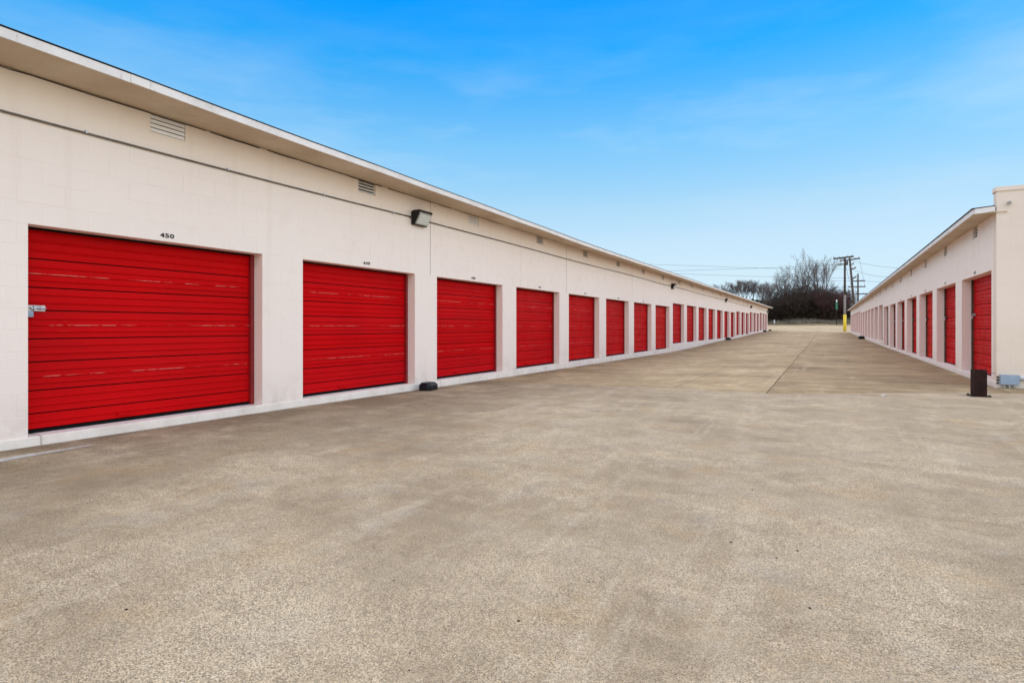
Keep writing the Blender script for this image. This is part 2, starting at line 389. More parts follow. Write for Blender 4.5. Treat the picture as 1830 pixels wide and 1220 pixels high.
# ------------------------------------------------------------------ doors (prototype)
W, PITCH, OPH, REC = 2.648, 3.345, 2.09, .215
def panel_mesh(name, h, ribs, mat):
    pr = [(-.020, .0065), (-.001, .0085)]
    for r in ribs:
        z = h*r; pr += [(0, z-.013), (.012, z-.005), (.012, z+.003), (0, z+.013)]
    pr += [(-.001, h-.005), (-.020, h-.003)]
    b = MB(); b.strip(pr, -W/2+.05, W/2-.05); m = b.mesh(name, mat)
    return m
P_T = panel_mesh('panel_tall', .291, (.26, .49, .72), M['redchip'])
P_S = panel_mesh('panel_short', .235, (.36, .70), M['red'])
P_B = panel_mesh('panel_bottom', .16, (.5,), M['red'])
P_TOP = panel_mesh('panel_top', .36, (.25, .5, .75), M['red'])
def make_door(track_mat):
    d = MB().box(-.06, -.024, -W/2+.002, W/2-.002, .0, 2.35).build('door', M['gapdark'])
    z = .035
    for m, h in ((P_B, .16), (P_S, .235), (P_T, .291), (P_S, .235), (P_T, .291), (P_S, .235), (P_T, .291), (P_TOP, .36)):
        link(bpy.data.objects.new('panel', m), d, (0, 0, z)); z += h
    tm = MB().prism([(-.02, 0), (.045, 0), (.045, 2.3), (-.02, 2.3)], 0, .055).mesh('track', track_mat)
    link(bpy.data.objects.new('track', tm), d, (0, -W/2+.002, .002)); link(bpy.data.objects.new('track', tm), d, (0, W/2-.057, .002))
    MB().box(-.02, .03, -W/2+.06, W/2-.06, OPH-.022, OPH+.1).build('header_shade_strip', M['black'], d)  # added black strip, stands in for the lintel's shadow on the door top
    MB().box(-.02, .012, -W/2+.06, W/2-.06, .004, .032).build('bottom_seal', M['black'], d)
    MB().box(.0, .018, -.42, -.40, .075, .105).box(.0, .018, -.27, -.25, .075, .105).box(.018, .026, -.42, -.25, .078, .102).build('lift_handle', M['red'], d)
    return d
def add_latch(d, y):
    l = MB().box(.004, .012, -.03, .15, -.03, .03).box(.012, .034, -.02, .015, -.04, .028).box(.012, .030, .05, .075, -.026, .026).box(.012, .024, .11, .135, -.02, .02).tube([(.028, -.05, 0), (.028, .15, 0)], .010, 8).build('latch', M['galv'], d, (.0, y, 1.27))
    return l
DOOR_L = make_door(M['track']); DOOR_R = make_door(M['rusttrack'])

# ------------------------------------------------------------------ block work
COURSE, BL, JT = .209, .406, .0042
block_cache = {}
def block_geom(l, h):
    b = .0026
    v = [(-.016, JT/2, JT/2), (-.016, l-JT/2, JT/2), (-.016, l-JT/2, h-JT/2), (-.016, JT/2, h-JT/2)]
    v += [(-.0008, y, z) for _, y, z in v[:4]]
    v += [(0, JT/2+b, JT/2+b), (0, l-JT/2-b, JT/2+b), (0, l-JT/2-b, h-JT/2-b), (0, JT/2+b, h-JT/2-b)]
    f = [(8, 9, 10, 11)]
    for r in (0, 4):
        for k in range(4): f.append((r+k, r+(k+1) % 4, r+4+(k+1) % 4, r+4+k))
    return v, f
def lay(s0, s1, z0, ncourse, holes, out_list, base, rz, hmax=None):
    for ci in range(ncourse):
        za = z0+ci*COURSE; zb = za+COURSE
        off = 0 if ci % 2 else BL/2
        s = s0-off
        while s < s1:
            parts = [(max(s, s0), min(s+BL, s1))]
            for (ha, hb, hz0, hz1) in holes:
                if hz0 < zb-.03 and hz1 > za+.03:
                    np_ = []
                    for (a, b) in parts:
                        if hb <= a or ha >= b: np_.append((a, b)); continue
                        if ha > a: np_.append((a, ha))
                        if hb < b: np_.append((hb, b))
                    parts = np_
            for (a, b) in parts:
                if b-a > .03: out_list.append((base, rz, a, round(b-a, 3), za))
            s += BL
def place_blocks(root, lst, mat, limit=300, mat2=None):
    rl = root.location
    def wpos(e):
        base, rz, a, l, z = e
        return Matrix.Rotation(rz, 4, 'Z') @ Vector((0, a, z)) + Vector(base)
    lst = sorted(lst, key=lambda e: (wpos(e)-Vector((0, 0, 1.17))).length/math.sqrt(e[3]))
    for e in lst[:limit]:
        base, rz, a, l, z = e
        mm = mat2 if (mat2 and abs(rz+math.pi/2) < .1) else mat
        key = (l, mm.name)
        if key not in block_cache:
            vv, ff = block_geom(l, COURSE); block_cache[key] = mesh_from('block', vv, ff, mm)
        jitter = Matrix.Rotation(rz, 4, 'Z') @ Vector((random.uniform(-.0009, .0007), 0, 0))
        link(bpy.data.objects.new('block', block_cache[key]), root, wpos(e)+jitter-rl, rz)
    V = []; F = []
    for e in lst[limit:]:
        base, rz, a, l, z = e; vv, ff = block_geom(l, COURSE); m = Matrix.Rotation(rz, 4, 'Z'); p = wpos(e)-rl; b = len(V)
        j = random.uniform(-.0009, .0007)
        V += [tuple(m @ Vector((x+j, y, zz)) + p) for x, y, zz in vv]; F += [tuple(b+i for i in q) for q in ff]
    if V:
        tag(link(bpy.data.objects.new('far_blocks', mesh_from('far_blocks', V, F, mat)), root), kind='stuff')

# ------------------------------------------------------------------ vents
SL_W = .40
SLAT = MB().prism([(0, 0), (.004, .004), (-.028, .040), (-.032, .036)], -SL_W/2, SL_W/2).mesh('slat', M['ventwhite'])
SLAT_SHUT = MB().prism([(.004, 0), (.008, .003), (-.004, .044), (-.008, .041)], -SL_W/2, SL_W/2).mesh('slat', M['ventwhite'])
def make_vent(parent, loc, rz, hgt, shut=False):
    o = MB().box(-.075, -.06, -.205, .205, 0, hgt).build('vent', M['gapdark'], parent, loc, rz)
    n = 4
    for k in range(n):
        link(bpy.data.objects.new('slat', SLAT_SHUT if shut else SLAT), o, (-.012, 0, .006+k*(hgt-.006)/n))
    return o

# ------------------------------------------------------------------ unit numbers
def text_mesh(s, width, height):
    cu = bpy.data.curves.new('unit_number', 'FONT'); cu.body = s; cu.extrude = .001; cu.offset = .034; cu.space_character = 1.12
    t = bpy.data.objects.new('unit_number_tmp', cu); col.objects.link(t)
    dg = bpy.context.evaluated_depsgraph_get(); m = bpy.data.meshes.new_from_object(t.evaluated_get(dg))
    bpy.data.objects.remove(t)
    x = [q.co.x for q in m.vertices]; y = [q.co.y for q in m.vertices]
    for q in m.vertices:
        a = (q.co.x-min(x))/(max(x)-min(x)) - .5; b = (q.co.y-min(y))/(max(y)-min(y))
        q.co = Vector((q.co.z, a*width, b*height))
    m.materials.clear(); m.materials.append(M['ink'])
    return m

# ------------------------------------------------------------------ left building
T0L, NL, ENDL, STARTL, TOPL = .3776*6.85, 24, 82.7, -4.0, 3.643
SEG_L = [(0, 2.18), (8, 2.389), (15, 2.53), (18, 2.70), (21, 2.84)]
def head_l(n): return [h for k, h in SEG_L if n >= k][-1]
lb = empty('storage_building', (XL, STARTL, 0))
tag(lb, 'long cream block storage building with a row of red roll-up doors on the left', 'building')
LO = Vector(lb.location)
def rel(root, x, y, z): return Vector((x, y, z)) - root.location
core = MB()
D = .2; xf, xb = -.0018, -D            # wall core local to XL
holes = []
vents_l = [(T0L+1.155+PITCH*n, T0L+1.155+.41+PITCH*n) for n in range(-1, NL)]
zv = TOPL-COURSE
# near end pier, piers between the doors
core_w = MB(); far_w = MB()
def addbox(far, y0, y1, z0, z1): (far_w if far else core_w).box(xf, xb, y0-STARTL, y1-STARTL, z0, z1)
addbox(False, STARTL, T0L, -.3, TOPL-COURSE)
FARN = 6
for n in range(NL):
    a = T0L+PITCH*n; b = a+W; e = T0L+PITCH*(n+1) if n < NL-1 else ENDL
    far = n >= FARN; hd = head_l(n)
    addbox(far, a, b, hd, zv)                                   # spandrel over the opening
    addbox(far, b, e, -.3, zv)                                  # pier
    holes.append((a, b, -1, hd))
# top course between the vents
edges = [STARTL] + [x for p in vents_l for x in p] + [ENDL]
for a, b in zip(edges[0::2], edges[1::2]):
    if b <= 22.6: addbox(False, a, b, zv, TOPL)
    elif a >= 22.6: addbox(True, a, b, zv, TOPL)
    else: addbox(True, a, b, zv, TOPL)
for (a, b) in vents_l: holes.append((a, b, zv-.001, TOPL+.1))
core_w.build('wall', M['paint'], lb); far_w.build('wall', M['paint_far'], lb)
BLOCK_END = T0L+PITCH*FARN
JOINTS = [9.06, 15.8, 22.4]
bl = []
hs = holes + [(j-.006, j+.006, 2.18, TOPL) for j in JOINTS]
lay(STARTL, BLOCK_END, .09, 17, hs, bl, (XL, 0, 0), 0)
bl = [e for e in bl if e[2]+e[3] > 1.0]
place_blocks(lb, bl, M['paint'])
for j in JOINTS: MB().box(-.002, .0005, -.005, .005, 2.19, TOPL-.002).build('expansion_joint', M['sealant'], lb, (0, j-STARTL, 0))
# back and end walls, foundation curb
MB().box(-9.2, -9.0, 0, ENDL-STARTL, -.3, TOPL).box(-9.0, -D, ENDL-STARTL-.2, ENDL-STARTL-.001, -.3, TOPL-.001).box(-9.0, -D, .001, .2, -.3, TOPL-.001).build('outer_wall', M['paint'], lb)
fd = [(STARTL, T0L+PITCH*8-.35, .09)]
for (k, h), nxt in zip(SEG_L[1:], SEG_L[2:]+[(NL, 0)]):
    fd.append((T0L+PITCH*k-.35, T0L+PITCH*nxt[0]-.35 if nxt[0] < NL else ENDL+.01, h-OPH))
for a, b, z in fd:
    s = a
    while s < b-.1:
        e = min(b, s+6.69)
        MB().box(-.45, .012+random.uniform(0, .004), s-STARTL+.003, e-STARTL-.003, -.35, z).build('foundation_curb', M['curb'], lb, bevel=.008); s = e
# doors
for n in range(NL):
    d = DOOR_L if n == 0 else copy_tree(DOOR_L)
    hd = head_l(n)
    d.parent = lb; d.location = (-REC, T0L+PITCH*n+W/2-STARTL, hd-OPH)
add_latch(DOOR_L, -W/2+.07)
# lintel closing the top of each recess is the spandrel; vents
for i, (a, b) in enumerate(vents_l):
    if b > 0: make_vent(lb, (0, (a+b)/2-STARTL, zv), 0, COURSE, shut=(i in (1, 3)))
for n, s in enumerate(('450', '449', '448', '447', '446', '445', '444')):
    m = text_mesh(s, .165, .052)
    link(bpy.data.objects.new('unit_number', m), lb, (.003, T0L+PITCH*n+W/2-STARTL+.02, 2.18+.045))
# eave: soffit, fascia, drip edge, roof
OV = .60
SAG = [(-4, .06), (2.2, .05), (5, .015), (11.7, -.03), (16.4, -.07), (26.5, -.05), (50, -.02), (79, 0), (84, 0)]
def sag(y): return lerp_tab(SAG, y+STARTL) + .004*math.sin(y*1.9)
L_ = ENDL-STARTL+.5
def eave_strip(name, mat, prof, step=1.22, y0=-.1, y1=None):      # closed (x, z, follows the sag 0..1) profile swept along the eave
    y1 = L_ if y1 is None else y1
    n = max(1, int(math.ceil((y1-y0)/step))); v = []; f = []; m_ = len(prof)
    for k in range(n+1):
        y = y0+(y1-y0)*k/n; d = sag(y)
        v += [(x, y, z+d*w_) for x, z, w_ in prof]
    for k in range(n):
        for q_ in range(m_): f.append((k*m_+q_, k*m_+(q_+1) % m_, (k+1)*m_+(q_+1) % m_, (k+1)*m_+q_))
    f.append(tuple(range(m_))); f.append(tuple(n*m_+q_ for q_ in reversed(range(m_))))
    m = mesh_from(name, v, f, mat); bm = bmesh.new(); bm.from_mesh(m); bmesh.ops.recalc_face_normals(bm, faces=bm.faces[:]); bm.to_mesh(m); bm.free()
    return link(bpy.data.objects.new(name, m), lb)
eave_strip('soffit', M['soffit'], [(OV-.02, TOPL+.004, 1), (-.15, TOPL+.002, 0), (-.15, TOPL+.016, 0), (OV-.02, TOPL+.018, 1)])
ck = MB(); cr_ = random.Random(4); y = STARTL
while y < 45:
    pts = []; e = min(45, y+cr_.uniform(.5, 3.2))
    yy = y
    while yy < e: pts.append((.003, yy-STARTL, TOPL-.004+cr_.uniform(-.006, .004))); yy += .18
    if len(pts) > 1: ck.tube(pts, cr_.uniform(.003, .006), 4)
    y = e+cr_.choice((0, 0, .02, .12))
ck.build('frieze_crack', M['gapdark'], lb)
s = -.1
while s < L_-.05:
    e = min(L_, s+3.66); dz = random.uniform(-.004, .004)
    eave_strip('fascia', M['fascia'], [(OV-.019, TOPL-.006+dz, 1), (OV, TOPL-.006+dz, 1), (OV+.002, TOPL+.080+dz, 1), (OV-.019, TOPL+.080+dz, 1)], 1.22, s+.002, e-.002); s = e
eave_strip('drip_edge', M['drip'], [(OV-.05, TOPL+.0855, 1), (OV+.009, TOPL+.0855, 1), (OV+.009, TOPL+.094, 1), (OV-.05, TOPL+.094, 1)])
eave_strip('roof', M['roof'], [(OV-.06, TOPL+.076, 1), (OV-.06, TOPL+.098, 1), (-4.6, TOPL+.40, 0), (-9.7, TOPL+.112, 0), (-9.7, TOPL+.05, 0), (-4.6, TOPL+.33, 0)])
MB().prism([(OV-.02, TOPL+.021), (OV-.02, TOPL+.080), (-4.6, TOPL+.33), (-9.7, TOPL+.05), (-9.2, TOPL+.021)], L_-.02, L_+.004).build('end_fascia', M['fascia'], lb)

# ------------------------------------------------------------------ right building
T0R, NR, STARTR, TOPR = 13.545, 21, 13.185, 3.225
ENDR = T0R+PITCH*20+W+.55
SEG_R = [(0, 2.22), (7, 2.40), (14, 2.60)]
def head_r(n): return [h for k, h in SEG_R if n >= k][-1]
rb = empty('storage_building', (XR, STARTR, 0))
tag(rb, 'cream block storage building on the right, end wall with parapet facing the viewer', 'building')
OPR = 2.03
near = MB(); far_ = MB(); holes = []
def addr(far, y0, y1, z0, z1, x0=.0018, x1=.2): (far_ if far else near).box(x0, x1, y0-STARTR, y1-STARTR, z0, z1)
zvr = TOPR-.235
addr(False, STARTR+.004, T0R, -.3, zvr)
for n in range(NR):
    a = T0R+PITCH*n; b = a+W; e = T0R+PITCH*(n+1) if n < NR-1 else ENDR
    addr(n >= 4, a, b, head_r(n), zvr); addr(n >= 4, b, e, -.3, zvr); holes.append((a, b, -1, head_r(n)))
vr = [(T0R+1.13+PITCH*n, T0R+1.13+.41+PITCH*n) for n in range(NR)]
edges = [STARTR+.004] + [x for p in vr for x in p] + [ENDR]
for a, b in zip(edges[0::2], edges[1::2]): addr(a > 26, a, b, zvr, TOPR)
near.build('wall', M['paint'], rb); far_.build('wall', M['paint_far'], rb)
# end wall with parapet
PT = 3.60
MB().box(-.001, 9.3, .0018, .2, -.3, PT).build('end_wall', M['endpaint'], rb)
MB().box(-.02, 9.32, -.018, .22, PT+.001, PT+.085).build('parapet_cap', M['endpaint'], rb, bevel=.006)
MB().box(9.1, 9.3, .2, ENDR-STARTR, -.3, TOPR).box(.2, 9.1, ENDR-STARTR-.2, ENDR-STARTR-.001, -.3, TOPR-.001).build('outer_wall', M['paint'], rb)
br_ = []
hz = [(-b_, -a_, z0, z1) for a_, b_, z0, z1 in holes] + [(-b_, -a_, zvr-.001, 9) for a_, b_ in vr]
lay(-(T0R+PITCH*4), -STARTR-.001, .13, 15, hz, br_, (XR, 0, 0), math.pi)
lay(XR+.001, XR+3.2, .05, 17, [], br_, (0, STARTR, 0), -math.pi/2)
br_ = [e for e in br_ if not (abs(e[1]-math.pi) < .1 and e[4]+COURSE > TOPR+.01 and False)]
place_blocks(rb, br_, M['paint'], 300, M['endpaint'])
fd = []
for (k, h), nxt in zip(SEG_R, SEG_R[1:]+[(NR, 0)]):
    fd.append((STARTR-.012 if k == 0 else T0R+PITCH*k-.35, T0R+PITCH*nxt[0]-.35 if nxt[0] < NR else ENDR+.01, h-OPR))
for a, b, z in fd:
    s = a
    while s < b-.1:
        e = min(b, s+6.69); MB().box(-.014-random.uniform(0, .004), .45, s-STARTR+.003, e-STARTR-.003, -.35, z).build('foundation_curb', M['curb'], rb, bevel=.008); s = e
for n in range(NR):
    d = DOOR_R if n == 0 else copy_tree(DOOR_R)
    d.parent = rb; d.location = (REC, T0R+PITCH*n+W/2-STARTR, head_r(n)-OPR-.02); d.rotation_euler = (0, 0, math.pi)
    if n in (0, 1, 2, 3): LAT = add_latch(d, -W/2+.07)
for i, (a, b) in enumerate(vr): make_vent(rb, (0, (a+b)/2-STARTR, zvr), math.pi, .235)
PLQ = MB().box(-.006, 0, -.08, .08, 0, .055).mesh('number_plate', M['sealant'])
for n in range(5): link(bpy.data.objects.new('number_plate', PLQ), rb, (-.001, T0R+PITCH*n+W/2-STARTR, head_r(n)+.04))
MB().tube([(.165, -.012, 3.375), (.165, -.055, 3.375)], .022, 10).tube([(.165, -.055, 3.375), (.165, -.075, 3.37)], .032, 10).build('pipe_stub', M['galv'], rb)
MB().box(-.005, .002, .19, .56, 2.99, 3.19).build('vent_cover', M['paint'], rb)
OVR = .34; L2 = ENDR-STARTR+.45
MB().box(-OVR+.02, .15, -.02, L2, TOPR+.002, TOPR+.02).build('soffit', M['soffit'], rb)
s = -.03
while s < L2-.05:
    e = min(L2, s+3.66); dz = random.uniform(-.006, .006)
    MB().box(-OVR, -OVR+.019, s+.002, e-.002, TOPR-.006+dz, TOPR+.088+dz).build('fascia', M['fascia'], rb, bevel=.003); s = e
MB().prism([(-OVR+.02, TOPR-.006), (-OVR+.02, TOPR+.088), (-.025, TOPR+.112), (-.025, TOPR+.022)], -.05, -.028).build('rake_board', M['fascia'], rb)
MB().box(-OVR-.016, -OVR+.05, -.052, L2, TOPR+.090, TOPR+.106).build('drip_edge', M['drip'], rb)
MB().prism([(-OVR+.03, TOPR+.096), (-OVR+.03, TOPR+.108), (4.6, TOPR+.33), (9.7, TOPR+.05), (9.7, TOPR+.04), (4.6, TOPR+.30)], .21, L2).build('roof', M['roof'], rb)
MB().prism([(-OVR+.019, TOPR+.107), (-.024, TOPR+.128), (-.024, TOPR+.113), (-OVR+.019, TOPR+.089)], -.053, .2).build('roof_edge', M['drip'], rb)
MB().prism([(-OVR+.02, TOPR+.021), (-OVR+.02, TOPR+.09), (4.6, TOPR+.30), (9.7, TOPR+.04), (9.3, TOPR+.021)], L2-.02, L2+.004).build('end_fascia', M['fascia'], rb)

# ------------------------------------------------------------------ wall lights, conduit
def wall_light(t, z, label):
    r = empty('wall_light', (XL, t, z)); tag(r, label, 'wall light', 'dark wall lights along the left building')
    s_ = .20
    MB().prism([(.002, 0), (.07, -.01), (.21, .235), (.20, .262), (.05, .262), (.002, .24)], -s_, s_).build('housing', M['bronze'], r, bevel=.006)
    dx, dz = .14, .245; ln = math.hypot(dx, dz); nx_, nz_ = dz/ln, -dx/ln
    def pt(k, o): return (.07+dx*k+nx_*o, -.01+dz*k+nz_*o)
    MB().prism([pt(.06, .001), pt(.06, .012), pt(.94, .012), pt(.94, .001)], -s_+.012, s_-.012).build('lens_frame', M['galv'], r, bevel=.002)
    MB().prism([pt(.13, .0125), pt(.13, .022), pt(.87, .022), pt(.87, .0125)], -s_+.03, s_-.03).build('lens', M['lens'], r, bevel=.006)
    MB().tube([(.012, -s_-.05, .125), (.012, -s_+.02, .125)], .017, 8).build('conduit_hub', M['conduit'], r)
    return r
LT = [(8.66, 3.105), (29.15, 3.09), (46.6, 3.09), (63.3, 3.08), (81.6, 3.0)]
for (t, z), s in zip(LT, ('nearest dark wall light with square lens, high between doors 449 and 448', 'dark wall light, second from the viewer along the left building',
                          'dark wall light, third from the viewer along the left building', 'dark wall light, fourth from the viewer along the left building',
                          'farthest dark wall light, low at the far corner of the left building')): wall_light(t, z, s)
cd = empty('electrical_conduit', (XL, STARTL, 3.22)); tag(cd, 'thin grey metal conduit running along the left building above the doors', 'conduit')
runs = [(STARTL+.2, 8.66-.22)] + [(a[0]+.22, b[0]-.22) for a, b in zip(LT, LT[1:])]
for a, b in runs:
    n = max(2, int((b-a)/1.5)); pts = [(.016+.003*math.sin(k*1.7), a+(b-a)*k/n-STARTL, .012*math.sin(k*.9)+(.0 if 0 < k < n else .008)) for k in range(n+1)]
    MB().tube(pts, .011, 8).build('pipe', M['conduit'], cd, smooth=True)
ST = MB().box(.001, .030, -.009, .009, -.014, .014).mesh('strap', M['galv'])
t = STARTL+.6
while t < 40:
    link(bpy.data.objects.new('strap', ST), cd, (0, t-STARTL, .004)); t += 1.62

# ------------------------------------------------------------------ padlocks
def padlock(loc, rz, label, mat):
    r = empty('padlock', loc, rz); tag(r, label, 'padlock', 'padlocks on the roll-up doors')
    MB().box(0, .024, -.028, .028, -.062, 0).build('lock_body', mat, r, bevel=.005)
    MB().tube([(.012, -.018, -.005)] + [(.012, -.018*math.cos(a), .022+.018*math.sin(a)) for a in frange(0, math.pi, 6)] + [(.012, .018, -.005)], .0045, 6).build('shackle', M['steel'], r, smooth=True)
padlock((XL-REC+.03, T0L+.08, .09+1.24), 0, 'steel padlock with pale blue face on the latch of door 450', M['bluegrey'])
for n, s in enumerate(('steel padlock on the nearest red door of the right building', 'steel padlock on the second red door of the right building', 'steel padlock on the third red door of the right building')):
    padlock((XR+REC-.03, T0R+PITCH*n+W-.09, head_r(n)-OPR-.02+1.24), math.pi, s, M['steel'])

# ------------------------------------------------------------------ bait stations
def bait(x, t, rz, label, sc=1):
    z = G(x, t)
    r = empty('bait_station', (x, t, z+.001), rz); tag(r, label, 'bait station', 'black bait boxes at the foot of the walls')
    def ring(w_, d_, z_, c_): 
        return [(w_-c_, -d_, z_), (w_, -d_+c_, z_), (w_, d_-c_, z_), (w_-c_, d_, z_), (-w_+c_, d_, z_), (-w_, d_-c_, z_), (-w_, -d_+c_, z_), (-w_+c_, -d_, z_)]
    def loft(rings):
        v = [p for q in rings for p in q]; f = []
        for i in range(len(rings)-1):
            for k in range(8): f.append((i*8+k, i*8+(k+1) % 8, i*8+8+(k+1) % 8, i*8+8+k))
        f.append(tuple(reversed(range(8)))); f.append(tuple(len(v)-8+k for k in range(8)))
        return [(x_*sc, y_*sc, z_*sc) for x_, y_, z_ in v], f
    for nm, rg in (('base', [ring(.125, .175, 0, .05), ring(.13, .18, .02, .05), ring(.13, .18, .075, .05)]), ('lid', [ring(.134, .184, .078, .05), ring(.13, .18, .10, .05), ring(.10, .145, .145, .05), ring(.085, .13, .15, .045)])):
        vv, ff = loft(rg); m = mesh_from(nm, vv, ff, M['plastic']); bm = bmesh.new(); bm.from_mesh(m); bmesh.ops.bevel(bm, geom=bm.edges[:], offset=.006*sc, segments=2, affect='EDGES', clamp_overlap=True); bm.to_mesh(m); bm.free()
        link(bpy.data.objects.new(nm, m), r)
bait(XL+.24, 8.68, R(6), 'black plastic bait box at the foot of the pier between doors 449 and 448')
bait(XL+.22, 46.6, 0, 'small dark bait box midway along the foot of the left building', 1.3)
bait(XL+.22, 76.5, 0, 'small dark bait box near the far end of the left building', 1.3)
bait(XL+.25, 83.3, R(20), 'small dark bait box at the far corner of the left building', 1.2)
bait(XR-.24, 53.0, 0, 'small dark bait box along the foot of the right building', 1.6)

# ------------------------------------------------------------------ bollard, junction box
bx, bt = 2.13, 11.56; bz = G(bx, bt)
r = empty('bollard', (bx, bt, bz), R(8)); tag(r, 'short rusty dark brown square steel bollard by the right building', 'bollard')
MB().box(-.13, .13, -.12, .12, .002, .014).build('base_plate', M['rust'], r, bevel=.003)
b = MB(); s_ = .082; th = .010
b.box(-s_, s_, -s_, -s_+th, .0145, .42).box(-s_, s_, s_-th, s_, .0145, .42).box(-s_, -s_+th, -s_+th+.0005, s_-th-.0005, .0145, .419).box(s_-th, s_, -s_+th+.0005, s_-th-.0005, .0145, .419)
b.build('post', M['rust'], r)
for sx in (-.108, .108):
    for sy in (-.10, .10): MB().tube([(sx, sy, .0145), (sx, sy, .03)], .013, 6).build('bolt', M['rust'], r)
r = empty('junction_box', (XR+.165, STARTR, .05)); tag(r, 'pale blue grey electrical box low on the right end wall', 'electrical box')
zb = .10
MB().box(-.125, .125, -.11, -.002, zb, zb+.165).build('enclosure', M['bluegrey'], r, bevel=.006)
MB().box(-.132, .132, -.119, -.111, zb-.004, zb+.17).build('cover', M['bluegrey'], r, bevel=.003)
for x in (-.07, 0, .07): MB().tube([(x, -.055, 0), (x, -.055, zb-.001)], .018, 8).build('conduit_stub', M['galv'], r)
for sx in (-.115, .115):
    for sz in (.015, .15): MB().tube([(sx, -.119, zb+sz), (sx, -.124, zb+sz)], .006, 6).build('screw', M['steel'], r)
for k in range(3): MB().tube([(-.14, -.05, zb+.02+k*.05), (-.175, -.05, zb+.02+k*.05)], .013, 8).build('cable_gland', M['black'], r)
MB().tube([(.133, -.055, zb+.12), (2.4, -.055, zb+.14)], .042, 10).build('feed_pipe', M['white'], r, smooth=True)
tag(MB().tube([(0, 0, 0), (-.12, -.25, .03), (-.26, -.62, .10), (-.36, -1.05, .16)], .004, 5).build('cable', M['black'], None, (XR-.01, STARTR-.02, .33)), 'thin black cable from the bollard to the right corner', 'cable')

# ------------------------------------------------------------------ loose grit on the near concrete
V = []; F = []
rg = random.Random(3)
big = [(-.46, 4.37), (-.13, 3.3), (-.22, 3.15), (-.45, 3.27), (-.06, 2.66), (-1.08, 2.01), (-2.63, 3.6), (-2.54, 1.29), (-4.9, 6.6), (-3.3, 7.4)]
def stone(x, t, s):
    b = len(V); z = G(x, t)
    for k in range(5):
        a = 2*math.pi*k/5+rg.random(); V.append((x+s*math.cos(a)*rg.uniform(.7, 1.2), t+s*math.sin(a)*rg.uniform(.6, 1.1), z+.0005))
    V.append((x, t, z+s*.8))
    for k in range(5): F.append((b+k, b+(k+1) % 5, b+5))
for x, t in big: stone(x, t, .0075)
for _ in range(260): stone(rg.uniform(-6.5, 2.5), rg.uniform(1.4, 10.5), rg.uniform(.002, .005))
M['grit'] = simple('dark_grit', (.02, .016, .013), .95, spec=.05)
tag(link(bpy.data.objects.new('grit', mesh_from('grit', V, F, M['grit']))), 'dark grit and leaf crumbs scattered on the concrete', 'grit', kind='stuff')

# ------------------------------------------------------------------ background: road side, poles, wires
def gz(p): return G(p.x, p.y)
def pole(u_base, v_top, t, r0, label, u_top=None, arms=(), guard=False, v_base=592):
    b = at(u_base, v_base, t); b.z = G(b.x, b.y)-.2
    tp = at(u_top if u_top else u_base, v_top, t)
    r = empty('utility_pole', b); tag(r, label, 'utility pole', 'wooden utility poles beyond the lane')
    H = tp-b
    if guard:
        k1, k2 = .24, .5
        MB().tube([(0, 0, 0), H*k2], [r0*1.05, r0], 10).build('pole_butt', M['polegrey'], r, smooth=True)
        MB().tube([H*k2, H], [r0*.99, r0*.85], 10).build('pole_shaft', M['wood'], r, smooth=True)
        MB().tube([(0, 0, .02), H*k1], [r0*1.28, r0*1.28], 12).build('yellow_guard', M['yellow'], r, smooth=True)
    else:
        MB().tube([(0, 0, 0), H], [r0*1.1, r0*.8], 8).build('pole_shaft', M['wood'], r, smooth=True)
    for (ua, va, ta, ub, vb, tb, th) in arms:
        pa, pb = at(ua, va, ta)-b, at(ub, vb, tb)-b; d = (pb-pa).normalized(); sd_ = d.cross(Vector((0, 0, 1))).normalized()*th*.5; up = Vector((0, 0, th*.62))
        v = [tuple(p+q_) for p in (pa, pb) for q_ in (-sd_-up, sd_-up, sd_+up, -sd_+up)]
        arm = link(bpy.data.objects.new('crossarm', mesh_from('crossarm', v, [(0, 1, 2, 3), (7, 6, 5, 4), (0, 4, 5, 1), (1, 5, 6, 2), (2, 6, 7, 3), (3, 7, 4, 0)], M['wood'])), r)
        for k in (.06, .3, .7, .94):
            p = pa+(pb-pa)*k+up
            MB().tube([p, p+Vector((0, 0, .12)), p+Vector((0, 0, .22))], [.02, .055, .03], 6).build('insulator', M['galv'], arm)
    return r
p1 = pole(1510, 459, 90, .15, 'tall utility pole with yellow sleeve at its foot, nearest the right building',
     arms=[(1490, 462.5, 91.3, 1525, 458.2, 88.8, .17), (1497.5, 473, 90.6, 1514, 471.5, 89.6, .12), (1501, 466, 90.3, 1509, 465, 89.8, .10)], guard=True)
b = at(1513.5, 470, 89.9)-p1.location
MB().tube([b+Vector((0, 0, -.28)), b+Vector((0, 0, .26))], .16, 10).build('transformer', M['bronze'], p1, smooth=True)
MB().tube([at(1511, 470, 90)-p1.location, b], .03, 6).build('bracket', M['galv'], p1)
pole(1531, 461, 100, .17, 'leaning utility pole right behind the pole with the yellow sleeve', u_top=1518.5,
     arms=[(1510, 465.5, 101, 1536.5, 461.5, 98.8, .15), (1521, 481.5, 100.3, 1529.5, 478.5, 99.4, .11), (1523, 498.5, 100.3, 1530.5, 494.5, 99.4, .11), (1518, 473.5, 100.2, 1526, 471.5, 99.6, .1)])
pole(1533.5, 489, 118, .15, 'farther utility pole with two wide crossarms above the right roofline',
     arms=[(1524, 502.5, 118.4, 1546, 501.5, 117.6, .15), (1516, 512.5, 118.4, 1547, 512, 117.6, .15), (1529, 525.5, 118.4, 1550, 525, 117.6, .15)])
pole(1517.5, 520, 185, .16, 'small distant utility pole between the two nearest poles', arms=[(1511, 526, 185.4, 1525, 526, 184.6, .16)], v_base=575)
pole(1364, 513, 150, .15, 'thin distant utility pole over the left roofline beside the thicket', arms=[(1355.5, 514.5, 150.3, 1367, 514, 149.8, .16)], v_base=575)
